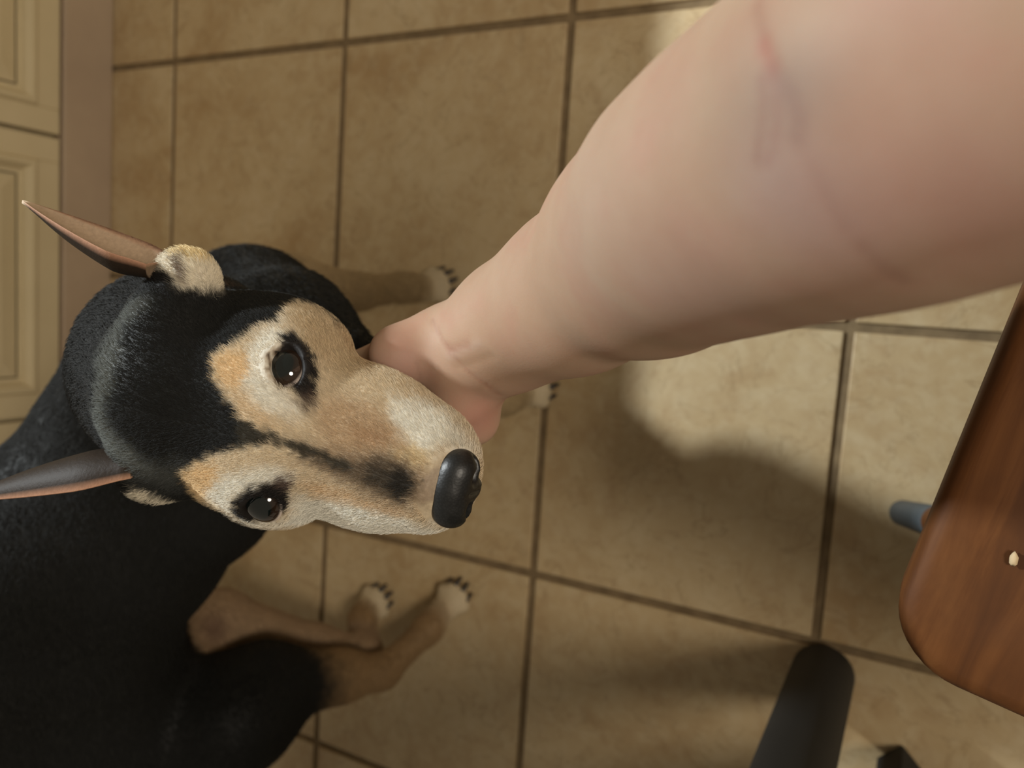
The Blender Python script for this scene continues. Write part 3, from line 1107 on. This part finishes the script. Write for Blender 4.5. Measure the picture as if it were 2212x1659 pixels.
# ------------------------------------------------------------------ the person's arm and hand
ARM = [((-0.0298, 0.2021, 0.5171), 0.027), ((-0.0128, 0.1768, 0.5190), 0.029), ((0.0032, 0.1416, 0.5328), 0.0338),
       ((0.0242, 0.0963, 0.5634), 0.0412), ((0.0347, 0.0696, 0.5937), 0.0425), ((0.0423, 0.0459, 0.6144), 0.0432),
       ((0.0493, 0.0211, 0.6325), 0.0445), ((0.0578, 0.0020, 0.6442), 0.0465), ((0.0694, -0.0262, 0.6532), 0.050),
       ((0.095, -0.10, 0.71), 0.050), ((0.125, -0.20, 0.85), 0.052)]
THA, THB = (-0.0250, 0.2157, 0.5213), (-0.0319, 0.2307, 0.5389)
HYA, HYB = (-0.0541, 0.2032, 0.5184), (-0.0644, 0.2026, 0.5103)
G_DIR, W_DIR, N_DIR = np.array((0.778, -0.592, 0.0)), np.array((0.52, 0.68, -0.50)), np.array((0.30, 0.40, 0.85))
W_DIR = W_DIR / np.linalg.norm(W_DIR)
G_DIR = G_DIR / np.linalg.norm(G_DIR)
N_DIR = N_DIR / np.linalg.norm(N_DIR)
F_DIR = (0.72 * G_DIR - 0.69 * W_DIR)
WRIST = np.array((-4.7, 4.9, -7.8))


def hp(g, w, n):
    """hand space (cm along the fingers, towards the little finger, out of the palm) -> world"""
    return hw(WRIST + G_DIR * g + W_DIR * w + N_DIR * n)


FINGERS = [  # w at the knuckle, lengths, radii
    (-2.9, (3.6, 2.3, 1.7), 0.86), (-0.95, (4.0, 2.6, 1.8), 0.90), (0.95, (3.7, 2.4, 1.7), 0.85), (2.7, (2.9, 1.9, 1.5), 0.74)]


def build_arm():
    root = empty('person', (0.05, -0.02, 0), 'person reaching in with a bare pale arm, palm cupped under the dog\'s jaw', 'person')
    off = np.array(root.location)
    f = Field((-0.155, -0.27, 0.435), (0.20, 0.37, 0.94), 0.0021)
    f.chain(ARM, 0.015)
    R = HB @ np.stack([G_DIR, W_DIR, np.cross(G_DIR, W_DIR)], 1)
    # palm
    f.ell(hp(4.2, 0.0, -0.5), (0.050, 0.036, 0.0135), 0.016, R=R)
    f.ell(hp(7.2, 0.0, -0.4), (0.022, 0.039, 0.0125), 0.012, R=R)
    g = Field(f.lo, f.lo + (f.n - 1) * f.h, f.h)           # the dog, to close the fingers on its jaw
    head_shapes(g)
    body_shapes(g)

    def clear(p):
        i = np.clip(np.round((np.asarray(p) - g.lo) / g.h).astype(int), 0, g.n - 1)
        return g.d[tuple(i)]

    def phalanges(p, fdir, lengths, radii, a):
        """bend each phalanx as far towards the palm side as the jaw lets it"""
        last = None
        while clear(p) < radii[0] * 1.02:
            p = p - (HB @ N_DIR) * 0.001
        for k, l in enumerate(lengths):
            best = None
            for da in np.arange(1.05, -0.9, -0.06):
                d = HB @ (fdir * math.cos(a + da) + N_DIR * math.sin(a + da))
                if min(clear(p + d * l * t) - radii[k + 1] * 1.04 for t in (0.35, 0.65, 0.85, 1.0)) > 0:
                    best = (d, a + da)
                    break
            if best is None:
                best = (HB @ (fdir * math.cos(a - 0.9) + N_DIR * math.sin(a - 0.9)), a - 0.9)
            d, a = best
            q = p + d * l
            f.cone(p, q, radii[k], radii[k + 1], 0.0025)
            last = (p, q, radii[k + 1])
            p = q
        return last
    # thenar with the thumb folded under the jaw
    nails = []
    f.cone(THA, THB, 0.0175, 0.0135, 0.008)
    t0 = hp(3.6, -2.3, -1.3)
    while clear(t0) < 0.0115:
        t0 = t0 - (HB @ N_DIR) * 0.001
    f.cone(THB, t0, 0.0130, 0.0115, 0.008)
    nails.append(phalanges(t0, G_DIR * 0.95 - W_DIR * 0.3, (0.028, 0.023), (0.0112, 0.0098, 0.0080), -0.1))
    # hypothenar
    f.cone(HYA, HYB, 0.0160, 0.0100, 0.008)
    f.cone(HYB, hp(4.5, 2.6, -0.6), 0.0110, 0.0125, 0.012)
    for w0, L, r in FINGERS:
        p = hp(7.0, w0 * 0.95 - 0.6, -0.6)
        while clear(p) < r / 100 * 1.15:
            p = p - (HB @ N_DIR) * 0.001
        f.cone(hp(4.5, w0 * 0.7, -0.6), p, 0.0105, r / 100 * 1.12, 0.006)
        r = r / 100
        nails.append(phalanges(p, F_DIR, [x / 100 for x in L], (r, r * 0.92, r * 0.84, r * 0.72), 0.2))
    # soft skin flattens where it presses on the jaw
    f.d = np.maximum(f.d, -(g.d - 0.0012))
    del g
    V, Q = f.mesh(3)
    V, C = arm_surface(V, Q)
    me = quad_mesh('arm', V - off, Q)
    set_colour(me, C)
    link('arm', me, M_SKIN, root)
    for p, q, r in nails:
        d = (q - p) / np.linalg.norm(q - p)
        n = -(HB @ N_DIR)
        n = n - d * (n @ d)
        n /= np.linalg.norm(n)
        s = np.cross(d, n)
        c = q + n * r * 0.86 + d * r * 0.25
        vs, fs = [], []
        for i in range(5):
            for j in range(5):
                u, v = (i / 4 - 0.5) * 2, (j / 4 - 0.5) * 2
                vs.append(c + d * u * r * 0.72 + s * v * r * 0.72 * (1 - 0.15 * max(u, 0)) - n * (0.28 * r * v * v + 0.12 * r * u * u) - off)
        for i in range(4):
            for j in range(4):
                a = i * 5 + j
                fs.append((a, a + 1, a + 6, a + 5))
        o = obj('fingernail', vs, fs, M_NAIL, root, True)
        md = o.modifiers.new('thick', 'SOLIDIFY')
        md.thickness = 0.0006


M_NAIL = mat_plain('fingernail', srgb(214, 170, 156), 0.3)
CREASES = []      # (polyline in world, width, depth, tint, tint amount)
TINTS = []        # (centre in world, radius, colour, amount)


def normals(V, Q):
    n = np.cross(V[Q[:, 2]] - V[Q[:, 0]], V[Q[:, 3]] - V[Q[:, 1]])
    N = np.zeros_like(V)
    for k in range(4):
        for i in range(3):
            N[:, i] += np.bincount(Q[:, k], n[:, i], len(V))
    return N / np.maximum(np.linalg.norm(N, axis=1), 1e-12)[:, None]


def line_dist(V, pts):
    pts = np.array(pts)
    best = np.full(len(V), 1e9)
    for a, b in zip(pts, pts[1:]):
        ab = b - a
        t = np.clip((V - a) @ ab / (ab @ ab), 0, 1)
        best = np.minimum(best, np.linalg.norm(V - a - t[:, None] * ab, axis=1))
    return best


def arm_surface(V, Q):
    N = normals(V, Q)
    C = np.tile(lin(178, 148, 124), (len(V), 1))
    n1 = vnoise(V, 60, 5)
    n2 = vnoise(V, 22, 6)
    paint(C, sstep(0.45, 0.75, n1) * 0.35, lin(180, 134, 115))
    paint(C, sstep(0.5, 0.75, n2) * 0.30, lin(174, 134, 117))
    for c, r, col, amt in TINTS:
        d = np.linalg.norm((V - np.array(c)) / np.array(r), axis=1)
        paint(C, np.exp(-d ** 2) * amt, lin(*col))
    D = np.zeros(len(V))
    for pts, w, dep, col, amt in CREASES:
        e = np.exp(-(line_dist(V, pts) / w) ** 2)
        D -= dep * e
        if amt:
            paint(C, e * amt, lin(*col))
    return V + N * D[:, None], np.clip(C, 0, 1)

CREASES = [
    ([(0.0674, 0.0408, 0.6771), (0.0625, 0.0394, 0.6796), (0.057, 0.0377, 0.6815)], 0.0018, 0.00021, (158, 118, 98), 0.6),
    ([(0.0576, 0.038, 0.6812), (0.0547, 0.0364, 0.6825), (0.0516, 0.0352, 0.6831)], 0.0022, 0.00027, (165, 110, 93), 0.7),
    ([(0.0507, 0.0355, 0.6828), (0.0482, 0.0326, 0.6843), (0.0446, 0.0301, 0.6849), (0.0404, 0.0283, 0.6846), (0.037, 0.0289, 0.683)], 0.0022, 0.00018, (138, 106, 97), 0.45),
    ([(0.0504, 0.0382, 0.681), (0.0454, 0.0367, 0.6812), (0.039, 0.0369, 0.6793), (0.0336, 0.0382, 0.6763)], 0.0014, 0.00012, (143, 106, 94), 0.45),
    ([(0.0468, 0.0344, 0.683), (0.042, 0.033, 0.6826), (0.0359, 0.034, 0.6797), (0.0332, 0.0351, 0.6779)], 0.0014, 0.00012, (148, 109, 99), 0.4),
    ([(0.0342, 0.0268, 0.6826), (0.0278, 0.0237, 0.6802), (0.0224, 0.0207, 0.6771), (0.0188, 0.0178, 0.6745)], 0.0016, 0.00012, (158, 123, 111), 0.3),
    ([(0.0278, 0.0227, 0.6805), (0.0233, 0.0207, 0.6778), (0.0179, 0.0177, 0.6735)], 0.0012, 9e-05, (158, 123, 111), 0.2),
    ([(0.0161, 0.0149, 0.6721), (0.0126, 0.011, 0.6678), (0.009, 0.0062, 0.6615)], 0.002, 0.00015, (150, 112, 97), 0.4),
    ([(-0.0132, 0.2119, 0.5389), (-0.0193, 0.2051, 0.5435), (-0.0243, 0.1997, 0.5457), (-0.0302, 0.1932, 0.546), (-0.0362, 0.1867, 0.5436), (-0.0413, 0.1805, 0.5385), (-0.0476, 0.1789, 0.527)], 0.0013, 0.00045, (161, 119, 99), 0.5),
    ([(-0.0243, 0.1997, 0.5457), (-0.0265, 0.1928, 0.5472)], 0.0012, 0.00025, (161, 119, 99), 0.4),
    ([(-0.0292, 0.198, 0.5455), (-0.0272, 0.1914, 0.5473), (-0.0244, 0.1842, 0.5493), (-0.0217, 0.1784, 0.5511)], 0.0022, -0.00035, (176, 153, 137), 0.5),
    ([(-0.0267, 0.1972, 0.5461), (-0.0246, 0.1911, 0.548), (-0.0228, 0.1854, 0.5495)], 0.002, 0.00035, (156, 115, 95), 0.55),
    ([(-0.0336, 0.1938, 0.5447), (-0.0318, 0.1868, 0.5461), (-0.0296, 0.1799, 0.5475), (-0.0267, 0.1729, 0.5496)], 0.0022, 0.00035, (154, 125, 99), 0.5),
    ([(-0.0515, 0.2245, 0.5287), (-0.0416, 0.2161, 0.5408), (-0.0335, 0.2156, 0.5454)], 0.0012, 0.0002, (143, 110, 97), 0.35),
]
TINTS = [
    ((0.0446, 0.0423, 0.6773), (0.022, 0.016, 0.02), (150, 134, 112), 0.4125),
    ((0.0437, 0.0323, 0.6835), (0.01, 0.014, 0.012), (138, 118, 102), 0.45),
    ((0.0476, 0.0295, 0.6859), (0.008, 0.012, 0.01), (138, 120, 108), 0.375),
    ((0.0292, 0.0308, 0.678), (0.012, 0.016, 0.014), (163, 145, 145), 0.375),
    ((0.0216, 0.0246, 0.675), (0.012, 0.016, 0.014), (163, 139, 135), 0.3),
    ((0.0265, 0.1021, 0.6254), (0.03, 0.03, 0.03), (179, 157, 138), 0.45),
    ((0.0061, 0.0587, 0.6417), (0.03, 0.03, 0.03), (163, 131, 123), 0.375),
    ((0.0231, 0.0115, 0.68), (0.02, 0.03, 0.03), (165, 129, 117), 0.375),
    ((0.0253, -0.0085, 0.6843), (0.02, 0.03, 0.03), (160, 124, 111), 0.375),
    ((-0.0544, 0.1917, 0.531), (0.014, 0.014, 0.014), (179, 128, 115), 0.375),
    ((-0.0635, 0.19, 0.5192), (0.012, 0.012, 0.012), (170, 112, 102), 0.375),
    ((-0.036, 0.2207, 0.5494), (0.014, 0.014, 0.014), (163, 129, 125), 0.45),
    ((-0.0335, 0.1704, 0.5445), (0.012, 0.012, 0.012), (139, 115, 94), 0.375),
]
build_dog()
build_arm()
